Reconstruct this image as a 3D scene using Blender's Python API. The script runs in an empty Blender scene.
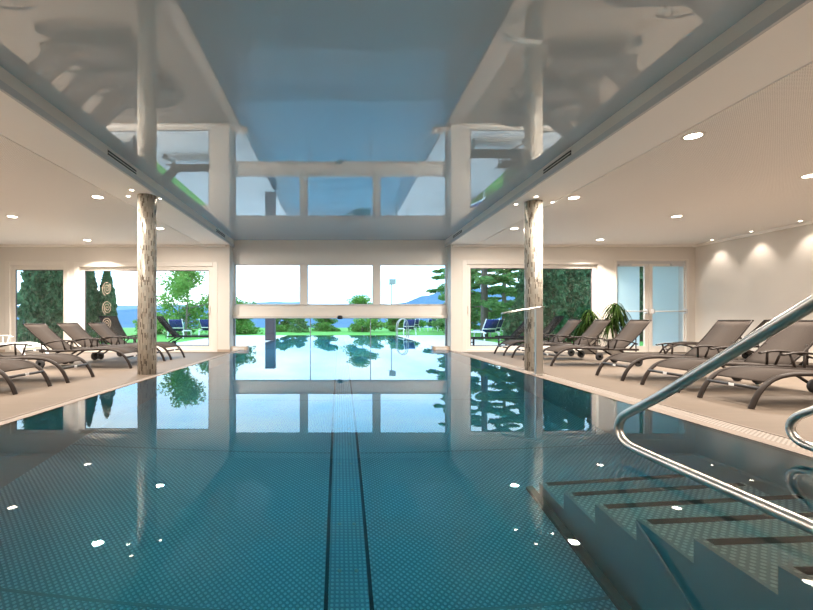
import bpy, math, random
from mathutils import Vector, Matrix
random.seed(7)
SC = bpy.context.scene
COL = SC.collection
PI = math.pi
H = 0.85            # camera height over the water (z = 0 is the water level)
DECK = -0.05

# ------------------------------------------------------------------ helpers
class MB:
    def __init__(s): s.v = []; s.f = []; s.sm = []
    def add(s, vs, fs, smooth=False):
        o = len(s.v); s.v += [tuple(p) for p in vs]
        for f in fs: s.f.append(tuple(i + o for i in f)); s.sm.append(smooth)
        return s
    def box(s, x0, x1, y0, y1, z0, z1):
        vs = [(x0,y0,z0),(x1,y0,z0),(x1,y1,z0),(x0,y1,z0),(x0,y0,z1),(x1,y0,z1),(x1,y1,z1),(x0,y1,z1)]
        return s.add(vs, [(0,3,2,1),(4,5,6,7),(0,1,5,4),(1,2,6,5),(2,3,7,6),(3,0,4,7)])
    def quad(s, a, b, c, d): return s.add([a,b,c,d], [(0,1,2,3)])
    def tube(s, pts, r, n=10, ry=None, up=(0,0,1), cap=True):
        """sweep an ellipse (r sideways, ry along up) along pts; r may be a list"""
        pts = [Vector(p) for p in pts]; m = len(pts); vs = []; fs = []
        up = Vector(up)
        for i, p in enumerate(pts):
            t = (pts[min(i+1,m-1)] - pts[max(i-1,0)]).normalized()
            a = t.cross(up)
            if a.length < 1e-3: a = t.cross(Vector((0,1,0)) if abs(t.y) < .9 else Vector((1,0,0)))
            a.normalize(); b = a.cross(t).normalized()
            ra = r[i] if isinstance(r, (list,tuple)) else r
            rb = ra if ry is None else ry
            for k in range(n):
                w = 2*PI*k/n
                vs.append(p + a*math.cos(w)*ra + b*math.sin(w)*rb)
        for i in range(m-1):
            for k in range(n):
                k2 = (k+1) % n
                fs.append((i*n+k, i*n+k2, (i+1)*n+k2, (i+1)*n+k))
        s.add(vs, fs, True)
        if cap:
            o = len(s.v) - len(vs)
            s.f.append(tuple(o+k for k in reversed(range(n)))); s.sm.append(False)
            s.f.append(tuple(o+(m-1)*n+k for k in range(n))); s.sm.append(False)
        return s
    def lathe(s, prof, n=24, c=(0,0,0), cap=True):
        vs = []; fs = []; m = len(prof)
        for (r, z) in prof:
            for k in range(n):
                w = 2*PI*k/n; vs.append((c[0]+r*math.cos(w), c[1]+r*math.sin(w), c[2]+z))
        for i in range(m-1):
            for k in range(n):
                k2 = (k+1) % n; fs.append((i*n+k, i*n+k2, (i+1)*n+k2, (i+1)*n+k))
        s.add(vs, fs, True)
        if cap:
            o = len(s.v)-len(vs)
            s.f.append(tuple(o+k for k in reversed(range(n)))); s.sm.append(False)
            s.f.append(tuple(o+(m-1)*n+k for k in range(n))); s.sm.append(False)
        return s
    def slab(s, prof, y0, y1, th):
        """a sheet following a profile [(x,z)...], from y0 to y1, th thick"""
        m = len(prof); vs = []; fs = []
        for i,(x,z) in enumerate(prof):
            a = Vector(prof[max(i-1,0)]); b = Vector(prof[min(i+1,m-1)])
            t = (b-a).normalized(); nx, nz = -t.y, t.x
            for y in (y0, y1):
                vs.append((x+nx*th/2, y, z+nz*th/2)); vs.append((x-nx*th/2, y, z-nz*th/2))
        for i in range(m-1):
            o = i*4; q = o+4
            fs += [(o,o+2,q+2,q),(o+1,q+1,q+3,o+3),(o,q,q+1,o+1),(o+2,o+3,q+3,q+2)]
        fs += [(0,1,3,2),((m-1)*4,(m-1)*4+2,(m-1)*4+3,(m-1)*4+1)]
        return s.add(vs, fs, True)
    def frame(s, x0, x1, z0, z1, y0, y1, wl, wr=None, wb=None, wt=None):
        wr = wl if wr is None else wr; wb = wl if wb is None else wb; wt = wl if wt is None else wt
        s.box(x0,x0+wl,y0,y1,z0,z1); s.box(x1-wr,x1,y0,y1,z0,z1)
        s.box(x0+wl,x1-wr,y0,y1,z0,z0+wb); s.box(x0+wl,x1-wr,y0,y1,z1-wt,z1)
        return s
    def build(s, name, mat, parent=None, bevel=0.0):
        me = bpy.data.meshes.new(name)
        me.from_pydata(s.v, [], s.f); me.update()
        me.polygons.foreach_set('use_smooth', s.sm)
        me.materials.append(mat)
        o = bpy.data.objects.new(name, me); COL.objects.link(o)
        if parent: o.parent = parent
        if bevel:
            b = o.modifiers.new('bevel', 'BEVEL'); b.width = bevel; b.segments = 2; b.limit_method = 'ANGLE'
        return o

def tag(o, label=None, cat=None, group=None, kind=None):
    if label: o['label'] = label
    if cat: o['category'] = cat
    if group: o['group'] = group
    if kind: o['kind'] = kind
    return o
def thing(name, label, cat, loc=(0,0,0), rz=0, group=None, kind=None):
    o = bpy.data.objects.new(name, None); COL.objects.link(o)
    o.location = loc; o.rotation_euler = (0,0,rz); o.empty_display_size = .1
    return tag(o, label, cat, group, kind)
KIDS = {}
def dup(root, loc, rz=0, label=None, group=None, scale=None):
    r = root.copy(); COL.objects.link(r); r.location = loc; r.rotation_euler = (0,0,rz)
    if label: r['label'] = label
    if group: r['group'] = group
    if scale: r.scale = scale
    for ch in [c for c in list(bpy.data.objects) if c.parent == root]:
        d = ch.copy(); COL.objects.link(d); d.parent = r
        for g in [c for c in list(bpy.data.objects) if c.parent == ch]:
            e = g.copy(); COL.objects.link(e); e.parent = d
    return r

# ------------------------------------------------------------------ materials
class NT:
    def __init__(s, name):
        s.m = bpy.data.materials.new(name); s.m.use_nodes = True
        s.t = s.m.node_tree; s.t.nodes.clear(); s.out = s.t.nodes.new('ShaderNodeOutputMaterial')
    def n(s, typ, **kw):
        nd = s.t.nodes.new(typ)
        for k, v in kw.items():
            if k.startswith('i_'):
                nd.inputs[k[2:].replace('_',' ')].default_value = v
            else: setattr(nd, k, v)
        return nd
    def l(s, a, b): s.t.links.new(a, b)
    def math(s, op, a, b=None, c=None):
        nd = s.n('ShaderNodeMath', operation=op)
        for i, x in enumerate((a, b, c)):
            if x is None: continue
            if isinstance(x, (int, float)): nd.inputs[i].default_value = x
            else: s.l(x, nd.inputs[i])
        return nd.outputs[0]
    def mix(s, fac, a, b, mode='MIX'):
        nd = s.n('ShaderNodeMix', data_type='RGBA', blend_type=mode)
        for i, x in ((0, fac), (6, a), (7, b)):
            if isinstance(x, (int, float)): nd.inputs[i].default_value = x
            elif isinstance(x, tuple): nd.inputs[i].default_value = (*x, 1) if len(x) == 3 else x
            else: s.l(x, nd.inputs[i])
        return nd.outputs[2]
    def ramp(s, fac, stops):
        nd = s.n('ShaderNodeValToRGB'); e = nd.color_ramp.elements
        while len(e) < len(stops): e.new(.5)
        for k, (p, c) in enumerate(stops):
            e[k].position = p; e[k].color = (*c, 1) if len(c) == 3 else c
        s.l(fac, nd.inputs[0]); return nd.outputs[0]
    def coord(s, scale=(1,1,1), kind='Object'):
        tc = s.n('ShaderNodeTexCoord'); mp = s.n('ShaderNodeMapping'); mp.inputs['Scale'].default_value = scale
        s.l(tc.outputs[kind], mp.inputs[0]); return mp.outputs[0]
    def noise(s, vec, scale, detail=3, rough=.5):
        nd = s.n('ShaderNodeTexNoise'); nd.inputs['Scale'].default_value = scale
        nd.inputs['Detail'].default_value = detail; nd.inputs['Roughness'].default_value = rough
        if vec is not None: s.l(vec, nd.inputs['Vector'])
        return nd.outputs['Fac']
    def bump(s, h, strength=.3, dist=.01):
        nd = s.n('ShaderNodeBump'); nd.inputs['Strength'].default_value = strength; nd.inputs['Distance'].default_value = dist
        s.l(h, nd.inputs['Height']); return nd.outputs[0]
    def principled(s, base=(.8,.8,.8), rough=.5, metal=0., spec=.5, normal=None, **kw):
        p = s.n('ShaderNodeBsdfPrincipled')
        for key, x in (('Base Color', base), ('Roughness', rough), ('Metallic', metal), ('Specular IOR Level', spec)):
            if isinstance(x, tuple): p.inputs[key].default_value = (*x, 1)
            elif isinstance(x, (int, float)): p.inputs[key].default_value = x
            else: s.l(x, p.inputs[key])
        for k, v in kw.items(): p.inputs[k.replace('_', ' ')].default_value = v
        if normal is not None: s.l(normal, p.inputs['Normal'])
        s.l(p.outputs[0], s.out.inputs[0]); return p

def plain(name, base, rough=.5, metal=0., spec=.5, var=.06, vs=6., bmp=0.):
    t = NT(name); c = t.coord(); f = t.noise(c, vs, 4)
    lo = tuple(x*(1-var) for x in base); hi = tuple(min(1, x*(1+var)) for x in base)
    nrm = t.bump(t.noise(c, vs*14, 2), bmp, .003) if bmp else None
    t.principled(t.mix(f, lo, hi), rough, metal, spec, nrm)
    return t.m
def emis(name, col, st):
    t = NT(name); e = t.n('ShaderNodeEmission'); e.inputs[0].default_value = (*col, 1); e.inputs[1].default_value = st
    t.l(e.outputs[0], t.out.inputs[0]); return t.m

M = {}
M['wall'] = plain('wall_plaster', (.66,.62,.572), .7, var=.015, vs=3, bmp=.06)
M['soffit'] = plain('ceiling_plaster', (.93,.895,.855), .75, var=.015, vs=2)
M['fascia'] = plain('fascia_plaster', (.72,.68,.64), .6, var=.02)
M['trimgrey'] = plain('ceiling_edge_trim', (.55,.55,.56), .45, var=.02)
M['frame'] = plain('window_frame_white', (.69,.65,.60), .4, var=.015)
M['panel'] = plain('lift_panel_white', (.82,.775,.72), .4, var=.015)
M['gasket'] = plain('window_gasket', (.07,.06,.06), .5)
M['base'] = plain('baseboard_tile', (.42,.33,.26), .5)
M['navy'] = plain('navy_canvas', (.012,.03,.17), .8, var=.15)
M['whiteplastic'] = plain('white_plastic', (.82,.84,.86), .4, var=.02)
M['lframe'] = plain('lounger_frame_brown', (.022,.016,.013), .5, spec=.15, var=.1)
M['black'] = plain('black_plastic', (.02,.02,.022), .5)
M['darkframe'] = plain('outdoor_frame_dark', (.012,.010,.009), .7, 0, .15)
M['darkfab'] = plain('outdoor_sling_dark', (.014,.010,.008), .9, 0, .05)
M['whitesling'] = None
M['steel'] = None
M['pot'] = plain('plant_pot', (.35,.32,.29), .5)
M['soil'] = plain('soil', (.06,.045,.03), .9)
M['bark'] = plain('tree_bark', (.20,.16,.13), .9, var=.35, vs=9, bmp=.6)
M['pillar'] = plain('dark_pillar', (.065,.05,.065), .6)
M['paving'] = plain('terrace_paving', (.62,.57,.54), .7, var=.08, vs=4)
M['vent'] = plain('vent_dark', (.03,.028,.027), .6)
M['tagw'] = plain('white_tag', (.85,.85,.85), .5)
M['postgrey'] = plain('pole_grey', (.30,.33,.36), .5)
M['nosing'] = plain('step_nosing_dark', (.05,.03,.02), .6, spec=.2)
M['boxbeige'] = plain('guide_box_beige', (.56,.44,.34), .45)
M['lens'] = emis('lamp_lens', (1., .86, .68), 22.)
M['housewall'] = plain('house_render', (.7,.68,.66), .8)
M['houseroof'] = plain('house_roof', (.28,.12,.09), .8)

def mat_steel(name, base=(.62,.61,.59), rough=.22):
    t = NT(name); c = t.coord((1,1,30)); f = t.noise(c, 8, 3)
    r = t.math('ADD', t.math('MULTIPLY', f, .1), rough-.05)
    t.principled(base, r, 1.0); return t.m
M['steel'] = mat_steel('polished_steel', (.52,.50,.47), .32)
M['poolwall'] = mat_steel('pool_wall_steel', (.50,.50,.49), .34)
M['rim'] = plain('overflow_rim_stone', (.20,.165,.14), .6, 0, .2, var=.12, vs=20)

def mat_emboss(name, base, per=.034, rough=.3, diag=True, strength=.8, metal=.3):
    t = NT(name); c = t.coord((1,1,1), 'Object'); s = t.n('ShaderNodeSeparateXYZ'); t.l(c, s.inputs[0])
    k = PI/per
    if diag:
        a = t.math('ADD', s.outputs[0], s.outputs[1]); b = t.math('SUBTRACT', s.outputs[0], s.outputs[1]); k *= .82
    else: a, b = s.outputs[0], s.outputs[1]
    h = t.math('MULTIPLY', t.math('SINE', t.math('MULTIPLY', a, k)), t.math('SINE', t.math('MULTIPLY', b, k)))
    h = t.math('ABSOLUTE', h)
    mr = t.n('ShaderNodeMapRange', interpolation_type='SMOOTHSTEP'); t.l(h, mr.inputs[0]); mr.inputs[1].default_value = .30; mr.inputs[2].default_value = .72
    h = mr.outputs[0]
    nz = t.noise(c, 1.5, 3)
    col = t.mix(h, tuple(x*.58 for x in base), tuple(min(1,x*1.06) for x in base))  # studs coloured lighter than the field, painting in glints on the emboss
    col = t.mix(t.math('MULTIPLY', nz, .16), col, (.45,.45,.45))
    t.principled(col, rough, metal, .5, t.bump(h, strength, .012)); return t.m
M['emboss'] = mat_emboss('embossed_pool_floor', (.84,.97,1.))  # steel is neutral; reflected blue light is put into the base colour
M['embossgrid'] = mat_emboss('embossed_channel_cover', (.84,.95,1.), .03, .25, False)  # same reflected blue painted into the cover colour
M['tread'] = mat_emboss('embossed_step_tread', (.98,.95,.88), .036, .38, True, .35, .85)

def mat_deck():
    t = NT('deck_tiles'); c = t.coord((1,1,1))
    br = t.n('ShaderNodeTexBrick'); t.l(c, br.inputs['Vector'])
    br.inputs['Scale'].default_value = 1.; br.inputs['Brick Width'].default_value = 1.2; br.inputs['Row Height'].default_value = .3
    br.inputs['Mortar Size'].default_value = .0025; br.offset = .5
    br.inputs['Color1'].default_value = (.122,.097,.075,1); br.inputs['Color2'].default_value = (.110,.087,.067,1); br.inputs['Mortar'].default_value = (.17,.135,.11,1)
    st = t.noise(t.coord((1.2,14,1)), 2.2, 5, .6)
    col = t.mix(.5, br.outputs['Color'], t.mix(st, (.073,.056,.042), (.150,.119,.094)))
    t.principled(col, .55, 0, .18); return t.m
M['deck'] = mat_deck()

def mat_grate():
    t = NT('overflow_grating'); c = t.coord(); s = t.n('ShaderNodeSeparateXYZ'); t.l(c, s.inputs[0])
    h = t.math('MULTIPLY', t.math('SINE', t.math('MULTIPLY', s.outputs[1], 2*PI/.035)), t.math('SINE', t.math('MULTIPLY', s.outputs[0], 2*PI/.04)))
    f = t.math('GREATER_THAN', h, .25)
    t.principled(t.mix(f, (.27,.235,.205), (.07,.058,.05)), .5, .0, .2); return t.m
M['grate'] = mat_grate()

def mat_perf():
    t = NT('perforated_ceiling'); c = t.coord(); s = t.n('ShaderNodeSeparateXYZ'); t.l(c, s.inputs[0])
    h = t.math('MULTIPLY', t.math('SINE', t.math('MULTIPLY', s.outputs[1], PI/.021)), t.math('SINE', t.math('MULTIPLY', s.outputs[0], PI/.021)))
    f = t.math('GREATER_THAN', t.math('ABSOLUTE', h), .62)
    t.principled(t.mix(f, (.92,.885,.845), (.60,.56,.525)), .8, 0, .2); return t.m
M['perf'] = mat_perf()

def mat_stretch():
    t = NT('gloss_stretch_ceiling'); c = t.coord()
    d = t.n('ShaderNodeBsdfDiffuse'); t.l(t.mix(t.noise(c, .6, 2), (.50,.56,.595), (.52,.58,.615)), d.inputs[0])
    g = t.n('ShaderNodeBsdfGlossy'); g.inputs['Roughness'].default_value = 0.; g.inputs[0].default_value = (.92,.96,1,1)
    fr = t.n('ShaderNodeFresnel'); fr.inputs[0].default_value = 2.3
    mx = t.n('ShaderNodeMixShader'); t.l(fr.outputs[0], mx.inputs[0]); t.l(d.outputs[0], mx.inputs[1]); t.l(g.outputs[0], mx.inputs[2])
    t.l(mx.outputs[0], t.out.inputs[0]); return t.m
M['stretch'] = mat_stretch()

def mat_mosaic():
    t = NT('column_mosaic'); c = t.coord(); s = t.n('ShaderNodeSeparateXYZ'); t.l(c, s.inputs[0])
    u = t.math('MULTIPLY', t.math('ARCTAN2', s.outputs[1], s.outputs[0]), .165)
    cb = t.n('ShaderNodeCombineXYZ'); t.l(s.outputs[2], cb.inputs[0]); t.l(u, cb.inputs[1])
    br = t.n('ShaderNodeTexBrick'); t.l(cb.outputs[0], br.inputs['Vector'])
    br.inputs['Scale'].default_value = 1.; br.inputs['Brick Width'].default_value = .085; br.inputs['Row Height'].default_value = .0216
    br.inputs['Mortar Size'].default_value = .0016; br.offset = .37; br.offset_frequency = 2
    br.inputs['Color1'].default_value = (0,0,0,1); br.inputs['Color2'].default_value = (1,1,1,1); br.inputs['Mortar'].default_value = (.5,.5,.5,1)
    rp = t.ramp(br.outputs['Color'], [(0,(.12,.10,.085)),(.10,(.16,.14,.115)),(.13,(.28,.25,.21)),(.4,(.40,.36,.30)),(.7,(.50,.46,.39)),(1,(.44,.43,.39))])
    for e in rp.node.color_ramp.elements: pass
    rr = t.ramp(br.outputs['Color'], [(0,(.15,.15,.15)),(.5,(.4,.4,.4)),(.85,(.12,.12,.12)),(1,(.3,.3,.3))])
    t.principled(rp, rr, .15, .6, t.bump(br.outputs['Fac'], -.3, .002)); return t.m
M['mosaic'] = mat_mosaic()

def mat_sling(name, a, b):
    t = NT(name); c = t.coord(); w = t.noise(t.coord((160,160,160)), 1., 1)
    t.principled(t.mix(w, a, b), .85, 0, .08, t.bump(w, .25, .001)); return t.m
M['sling'] = mat_sling('taupe_sling', (.036,.029,.025), (.056,.046,.040))
def mat_stripe():
    t = NT('white_striped_sling'); s = t.n('ShaderNodeSeparateXYZ'); t.l(t.coord(), s.inputs[0])
    f = t.math('GREATER_THAN', t.math('SINE', t.math('MULTIPLY', s.outputs[1], 34)), .75)
    t.principled(t.mix(f, (.72,.73,.70), (.32,.50,.36)), .7); return t.m
M['whitesling'] = mat_stripe()

def mat_glass(name, tint=(1,1,1)):
    t = NT(name); geo = t.n('ShaderNodeNewGeometry')
    ior = t.math('ADD', t.math('MULTIPLY', geo.outputs['Backfacing'], 1/1.45-1.45), 1.45)
    fr = t.n('ShaderNodeFresnel'); t.l(ior, fr.inputs[0])
    tr = t.n('ShaderNodeBsdfTransparent'); tr.inputs[0].default_value = (*tint, 1)
    g = t.n('ShaderNodeBsdfGlossy'); g.inputs['Roughness'].default_value = 0.
    mx = t.n('ShaderNodeMixShader'); t.l(fr.outputs[0], mx.inputs[0]); t.l(tr.outputs[0], mx.inputs[1]); t.l(g.outputs[0], mx.inputs[2])
    t.l(mx.outputs[0], t.out.inputs[0]); return t.m
M['glass'] = mat_glass('window_glass', (.97,.985,.98))
def mat_frost():
    t = NT('frosted_glass'); p = t.n('ShaderNodeBsdfTranslucent'); p.inputs[0].default_value = (.86,.95,.98,1)
    d = t.n('ShaderNodeBsdfDiffuse'); d.inputs[0].default_value = (.75,.88,.93,1)
    tr = t.n('ShaderNodeBsdfTransparent'); tr.inputs[0].default_value = (.8,.93,1,1)
    m1 = t.n('ShaderNodeMixShader'); m1.inputs[0].default_value = .35; t.l(p.outputs[0], m1.inputs[1]); t.l(d.outputs[0], m1.inputs[2])
    m2 = t.n('ShaderNodeMixShader'); m2.inputs[0].default_value = .15; t.l(m1.outputs[0], m2.inputs[1]); t.l(tr.outputs[0], m2.inputs[2])
    t.l(m2.outputs[0], t.out.inputs[0]); return t.m
M['frost'] = mat_frost()
def mat_water():
    t = NT('pool_water'); fr = t.n('ShaderNodeFresnel'); fr.inputs[0].default_value = 1.333
    rf = t.n('ShaderNodeBsdfRefraction'); rf.inputs['IOR'].default_value = 1.333; rf.inputs['Roughness'].default_value = 0.
    rf.inputs[0].default_value = (.97,.99,1.,1)
    g = t.n('ShaderNodeBsdfGlossy'); g.inputs['Roughness'].default_value = 0.
    mx = t.n('ShaderNodeMixShader'); t.l(fr.outputs[0], mx.inputs[0]); t.l(rf.outputs[0], mx.inputs[1]); t.l(g.outputs[0], mx.inputs[2])
    t.l(mx.outputs[0], t.out.inputs[0])
    va = t.n('ShaderNodeVolumeAbsorption'); va.inputs[0].default_value = (.0,.855,.99,1); va.inputs[1].default_value = .55
    t.l(va.outputs[0], t.out.inputs[1]); return t.m
M['water'] = mat_water()
def mat_leaf(name, a, b, tr=.25):
    t = NT(name); f = t.noise(t.coord(), 3.5, 3)
    rn = t.n('ShaderNodeNewGeometry').outputs['Random Per Island']
    col = t.mix(t.math('ADD', t.math('MULTIPLY', f, .5), t.math('MULTIPLY', rn, .5)), a, b)
    d = t.n('ShaderNodeBsdfDiffuse'); t.l(col, d.inputs[0]); q = t.n('ShaderNodeBsdfTranslucent'); t.l(col, q.inputs[0])
    mx = t.n('ShaderNodeMixShader'); mx.inputs[0].default_value = tr; t.l(d.outputs[0], mx.inputs[1]); t.l(q.outputs[0], mx.inputs[2])
    t.l(mx.outputs[0], t.out.inputs[0]); return t.m
M['leaf'] = mat_leaf('leaf_green', (.05,.17,.03), (.20,.42,.09))
M['leafbright'] = mat_leaf('leaf_bright', (.10,.27,.05), (.30,.52,.14))
M['thuja'] = mat_leaf('thuja_green', (.03,.08,.045), (.12,.23,.11), .15)
M['pine'] = mat_leaf('pine_green', (.045,.15,.06), (.24,.44,.13), .3)
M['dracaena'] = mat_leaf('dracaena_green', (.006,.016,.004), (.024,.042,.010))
M['lawn'] = plain('lawn', (.10,.36,.045), .9, var=.35, vs=3)
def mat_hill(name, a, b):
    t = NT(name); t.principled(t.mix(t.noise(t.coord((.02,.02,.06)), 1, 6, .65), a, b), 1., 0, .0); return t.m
M['hill'] = mat_hill('hazy_forest_hill', (.085,.17,.27), (.12,.21,.31))  # aerial haze painted into the forest colour as a blue tint
M['hillfar'] = mat_hill('hazy_far_forest_hill', (.17,.26,.34), (.20,.29,.37))  # paler blue: denser distance haze, likewise in the colour

# ------------------------------------------------------------------ room shell
YW = 12.0; YP = 12.4; YB = -4.5
XL = -9.4; XR = 9.7
ZM = H + 2.22; ZS = H + 2.03
FX = 2.98
PXL, PXR, PY0, PY1 = -2.70, 2.90, 1.22, 23.0
GL, GR = -3.0, 3.40
OX0, OX1 = -3.0, 3.04            # opening in the far wall

b = MB()
b.box(XL, GL, YB, YW+.1, DECK-.2, DECK); b.box(GR, XR, YB, YW+.1, DECK-.2, DECK); b.box(GL, GR, YB, PY0-.2, DECK-.2, DECK)
tag(b.build('floor', M['deck']), kind='structure')

# ceilings
b = MB()
b.box(-FX, FX, YB, YP+.05, ZM, ZM+.1)
tag(b.build('ceiling', M['stretch']), kind='structure')
b = MB()
b.box(-3.72, -FX, YB, YW+.02, ZS, ZS+.45); b.box(FX, 3.72, YB, YW+.02, ZS, ZS+.45)
soff = tag(b.build('ceiling_soffit', M['soffit']), kind='structure')
b = MB(); b.box(XL, -3.72, YB, YW+.02, ZS-.012, ZS+.2); b.box(3.72, XR, YB, YW+.02, ZS-.012, ZS+.2)
tag(b.build('ceiling_perforated', M['perf']), kind='structure')
for i, sx in enumerate((-1, 1)):
    b = MB(); b.box(sx*FX-.004, sx*FX+.004, YB, YP, ZS+.065, ZM)
    tag(b.build('trim_%d' % (i+1), M['fascia']), kind='structure')
    b = MB(); b.box(sx*FX-.016, sx*FX+.016, YB, YP, ZS-.012, ZS+.062)
    tag(b.build('trim_%d' % (i+3), M['trimgrey']), kind='structure')
b = MB(); b.box(XR-.05, XR, YB, YW, ZS-.075, ZS-.012); b.box(3.1, XR, YW-.05, YW, ZS-.06, ZS-.012); b.box(XL, -3.1, YW-.05, YW, ZS-.06, ZS-.012)
tag(b.build('trim_5', M['soffit']), kind='structure')

# air slots in the fascia
vn = [(-1,5.65,6.42,'left ceiling edge, nearer of its two slots'),(-1,10.6,11.4,'left ceiling edge, close to the glass front'),
      (1,5.65,6.40,'right ceiling edge, nearer of its two slots'),(1,10.7,11.5,'right ceiling edge, close to the glass front')]
for sx, y0, y1, w in vn:
    t = thing('air_slot', 'dark air outlet slot in the '+w, 'air vent', (sx*(FX-.004), (y0+y1)/2, ZS+.105), 0, 'air slots in the ceiling edges')
    h = (y1-y0)/2
    bb = MB().box(-.012,.012,-h,h,-.032,.032); bb.build('slot', M['vent'], t)
    bb = MB().box(-.016,.016,-h-.012,h+.012,.032,.044).box(-.016,.016,-h-.012,h+.012,-.044,-.032); bb.build('slot_frame', M['fascia'], t)
    bb = MB().box(-.015,.015,-h,h,-.006,.006); bb.build('slat', M['fascia'], t)

# far wall with openings
def wall_with_holes(name, x0, x1, z0, z1, y0, y1, holes, mat):
    b = MB(); xs = sorted(set([x0, x1] + [h[0] for h in holes] + [h[1] for h in holes]))
    for a, c in zip(xs, xs[1:]):
        m = (a+c)/2; hs = sorted([h for h in holes if h[0] < m < h[1]], key=lambda h: h[2]); z = z0
        for h in hs:
            if h[2] > z + 1e-4: b.box(a, c, y0, y1, z, h[2])
            z = h[3]
        if z < z1 - 1e-4: b.box(a, c, y0, y1, z, z1)
    return tag(b.build(name, mat), kind='structure')
W1 = (-9.12, -7.40, DECK, 2.42)
W2 = (-7.25, -3.33, DECK, 2.40)
W4 = (3.34, 7.19, DECK, 2.46)
DR = (7.49, 9.52, DECK, 2.48)
wall_with_holes('wall_far', XL-.2, OX0, DECK, ZS+.3, YW, YW+.40, [W1, W2], M['wall'])
wall_with_holes('wall_far_right', OX1, XR+.2, DECK, ZS+.3, YW, YW+.40, [W4, DR], M['wall'])
b = MB(); b.box(OX0-.3, OX1+.3, YP, YP+.2, H+1.62, ZM+.3)
tag(b.build('wall_lintel', M['panel']), kind='structure')
for nm, x0, x1 in (('wall_left', XL-.2, XL), ('wall_right', XR, XR+.2)):
    tag(MB().box(x0, x1, YB, YW+.1, DECK-.2, ZS+.3).build(nm, M['wall']), kind='structure')
tag(MB().box(XL-.2, XR+.2, YB-.2, YB, DECK-.2, ZM+.4).build('wall_back', M['wall']), kind='structure')
# outside roof slab so no sky light leaks in from above
tag(MB().box(XL-.4, XR+.4, YB-.4, YW+.6, ZM+.12, ZM+.4).build('roof', M['housewall']), kind='structure')
# baseboards
b = MB()
for a, c in ((XL, W1[0]), (W1[1], W2[0]), (W2[1], OX0)): b.box(a, c, YW-.012, YW, DECK, DECK+.07)
b.box(OX0, OX0+.012, YW, YP, DECK, DECK+.07)
tag(b.build('baseboard_left', M['base']), kind='structure')
b = MB()
for a, c in ((OX1, W4[0]), (W4[1], DR[0]), (DR[1], XR)): b.box(a, c, YW-.012, YW, DECK, DECK+.07)
b.box(XR-.012, XR, YB, YW, DECK, DECK+.07)
tag(b.build('baseboard_right', M['wall']), kind='structure')

# ------------------------------------------------------------------ windows
def window(n, hole, leaves, bottom=.12, top=.2, side=.35, y=YW+.05):
    x0, x1, z0, z1 = hole
    r = tag(thing('window_%d' % n, None, None, (0, 0, 0)), kind='structure')
    b = MB().frame(x0, x1, z0, z1, y-.06, y+.12, .13, .13, .07, .12); b.build('window_frame', M['frame'], r, .008)
    for (a, c, yy) in leaves:
        zb, zt = z0+.07, z1-.12
        MB().frame(a, c, zb, zt, y+yy, y+yy+.06, .11, .11, .09, .1).build('window_sash', M['frame'], r, .006)
        MB().frame(a+.11, c-.11, zb+.09, zt-.1, y+yy+.015, y+yy+.045, .018).build('gasket', M['gasket'], r)
        MB().box(a+.11, c-.11, y+yy+.024, y+yy+.034, zb+.09, zt-.1).build('pane', M['glass'], r)
    return r
w1 = window(1, W1, [(W1[0]+.13, W1[1]-.02, 0)])
w2 = window(2, W2, [(W2[0]+.13, -5.25, .05), (-5.35, W2[1]-.13, -.02)])
MB().box(-3.56, -3.53, YW-.03, YW+.01, 1.0, 1.22).build('handle', M['frame'], w2, .004)
w4 = window(4, W4, [(W4[0]+.13, 5.30, -.02), (5.2, W4[1]-.13, .05)])
MB().box(3.5, 3.53, YW-.03, YW+.01, 1.0, 1.22).build('handle', M['frame'], w4, .004)
# spirals stuck on the glass of window 2
for cz, hh in ((1.69, .2), (1.16, .2), (.72, .18)):
    pts = []
    for k in range(97):
        w = k/96*2.7*2*PI; rr = .06 + .94*k/96
        pts.append((-6.40 + .135*rr*math.cos(w), YW+.118, cz + hh*rr*math.sin(w)))
    tag(MB().tube(pts, .0042, 4, .002, up=(0,1,0)).build('spiral_decal', M['boxbeige']),
        {1.69:'uppermost pale spiral sticker on the left window glass', 1.16:'middle pale spiral sticker on the left window glass', .72:'lowest pale spiral sticker on the left window glass'}[cz], 'sticker', 'spirals on the left window')

# lift panel in the pool opening: three windows over a beam, three glass sheets below
r = tag(thing('window_3', None, None), kind='structure')
px = lambda v: (v-339.5)/440*12.45
b = MB(); y0, y1 = YP, YP+.1
zt, zb = H+1.625, H+.02
xs = [px(235.4), px(300.3), px(307.4), px(373), px(380), px(445.6)]
gz0, gz1 = H+.405, H+1.53
b.box(OX0, OX1, y0, y1, gz1, zt); b.box(OX0, OX1, y0, y1, zb+.05, gz0)
for a, c in ((OX0, xs[0]), (xs[1], xs[2]), (xs[3], xs[4]), (xs[5], OX1)): b.box(a, c, y0, y1, gz0, gz1)
b.build('lift_frame', M['panel'], r, .006)
for i in range(3):
    MB().frame(xs[2*i], xs[2*i+1], gz0, gz1, y0+.03, y0+.07, .016).build('gasket', M['trimgrey'], r)
    MB().box(xs[2*i], xs[2*i+1], y0+.045, y0+.055, gz0, gz1).build('upper_pane', M['glass'], r)
MB().box(OX0+.01, OX1-.01, y0-.09, y0+.03, zb-.005, zb+.075).build('bottom_rail', M['frame'], r, .02)
MB().box(OX0+.02, OX1-.02, y0-.03, y0+.0, gz0-.012, gz0-.002).build('grey_strip', M['trimgrey'], r)  # thin grey strip standing proud just below the upper panes
lx = [px(235), px(310.4), px(370.5), px(446.5)]
for i in range(3):
    MB().box(lx[i]+.012, lx[i+1]-.012, y0+.03, y0+.042, .012, zb+.03).build('lower_pane', M['glass'], r)
for i in (1, 2):
    MB().box(lx[i]-.012, lx[i]+.012, y0+.026, y0+.046, .012, zb+.02).build('joint_bar', M['postgrey'], r)
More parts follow.
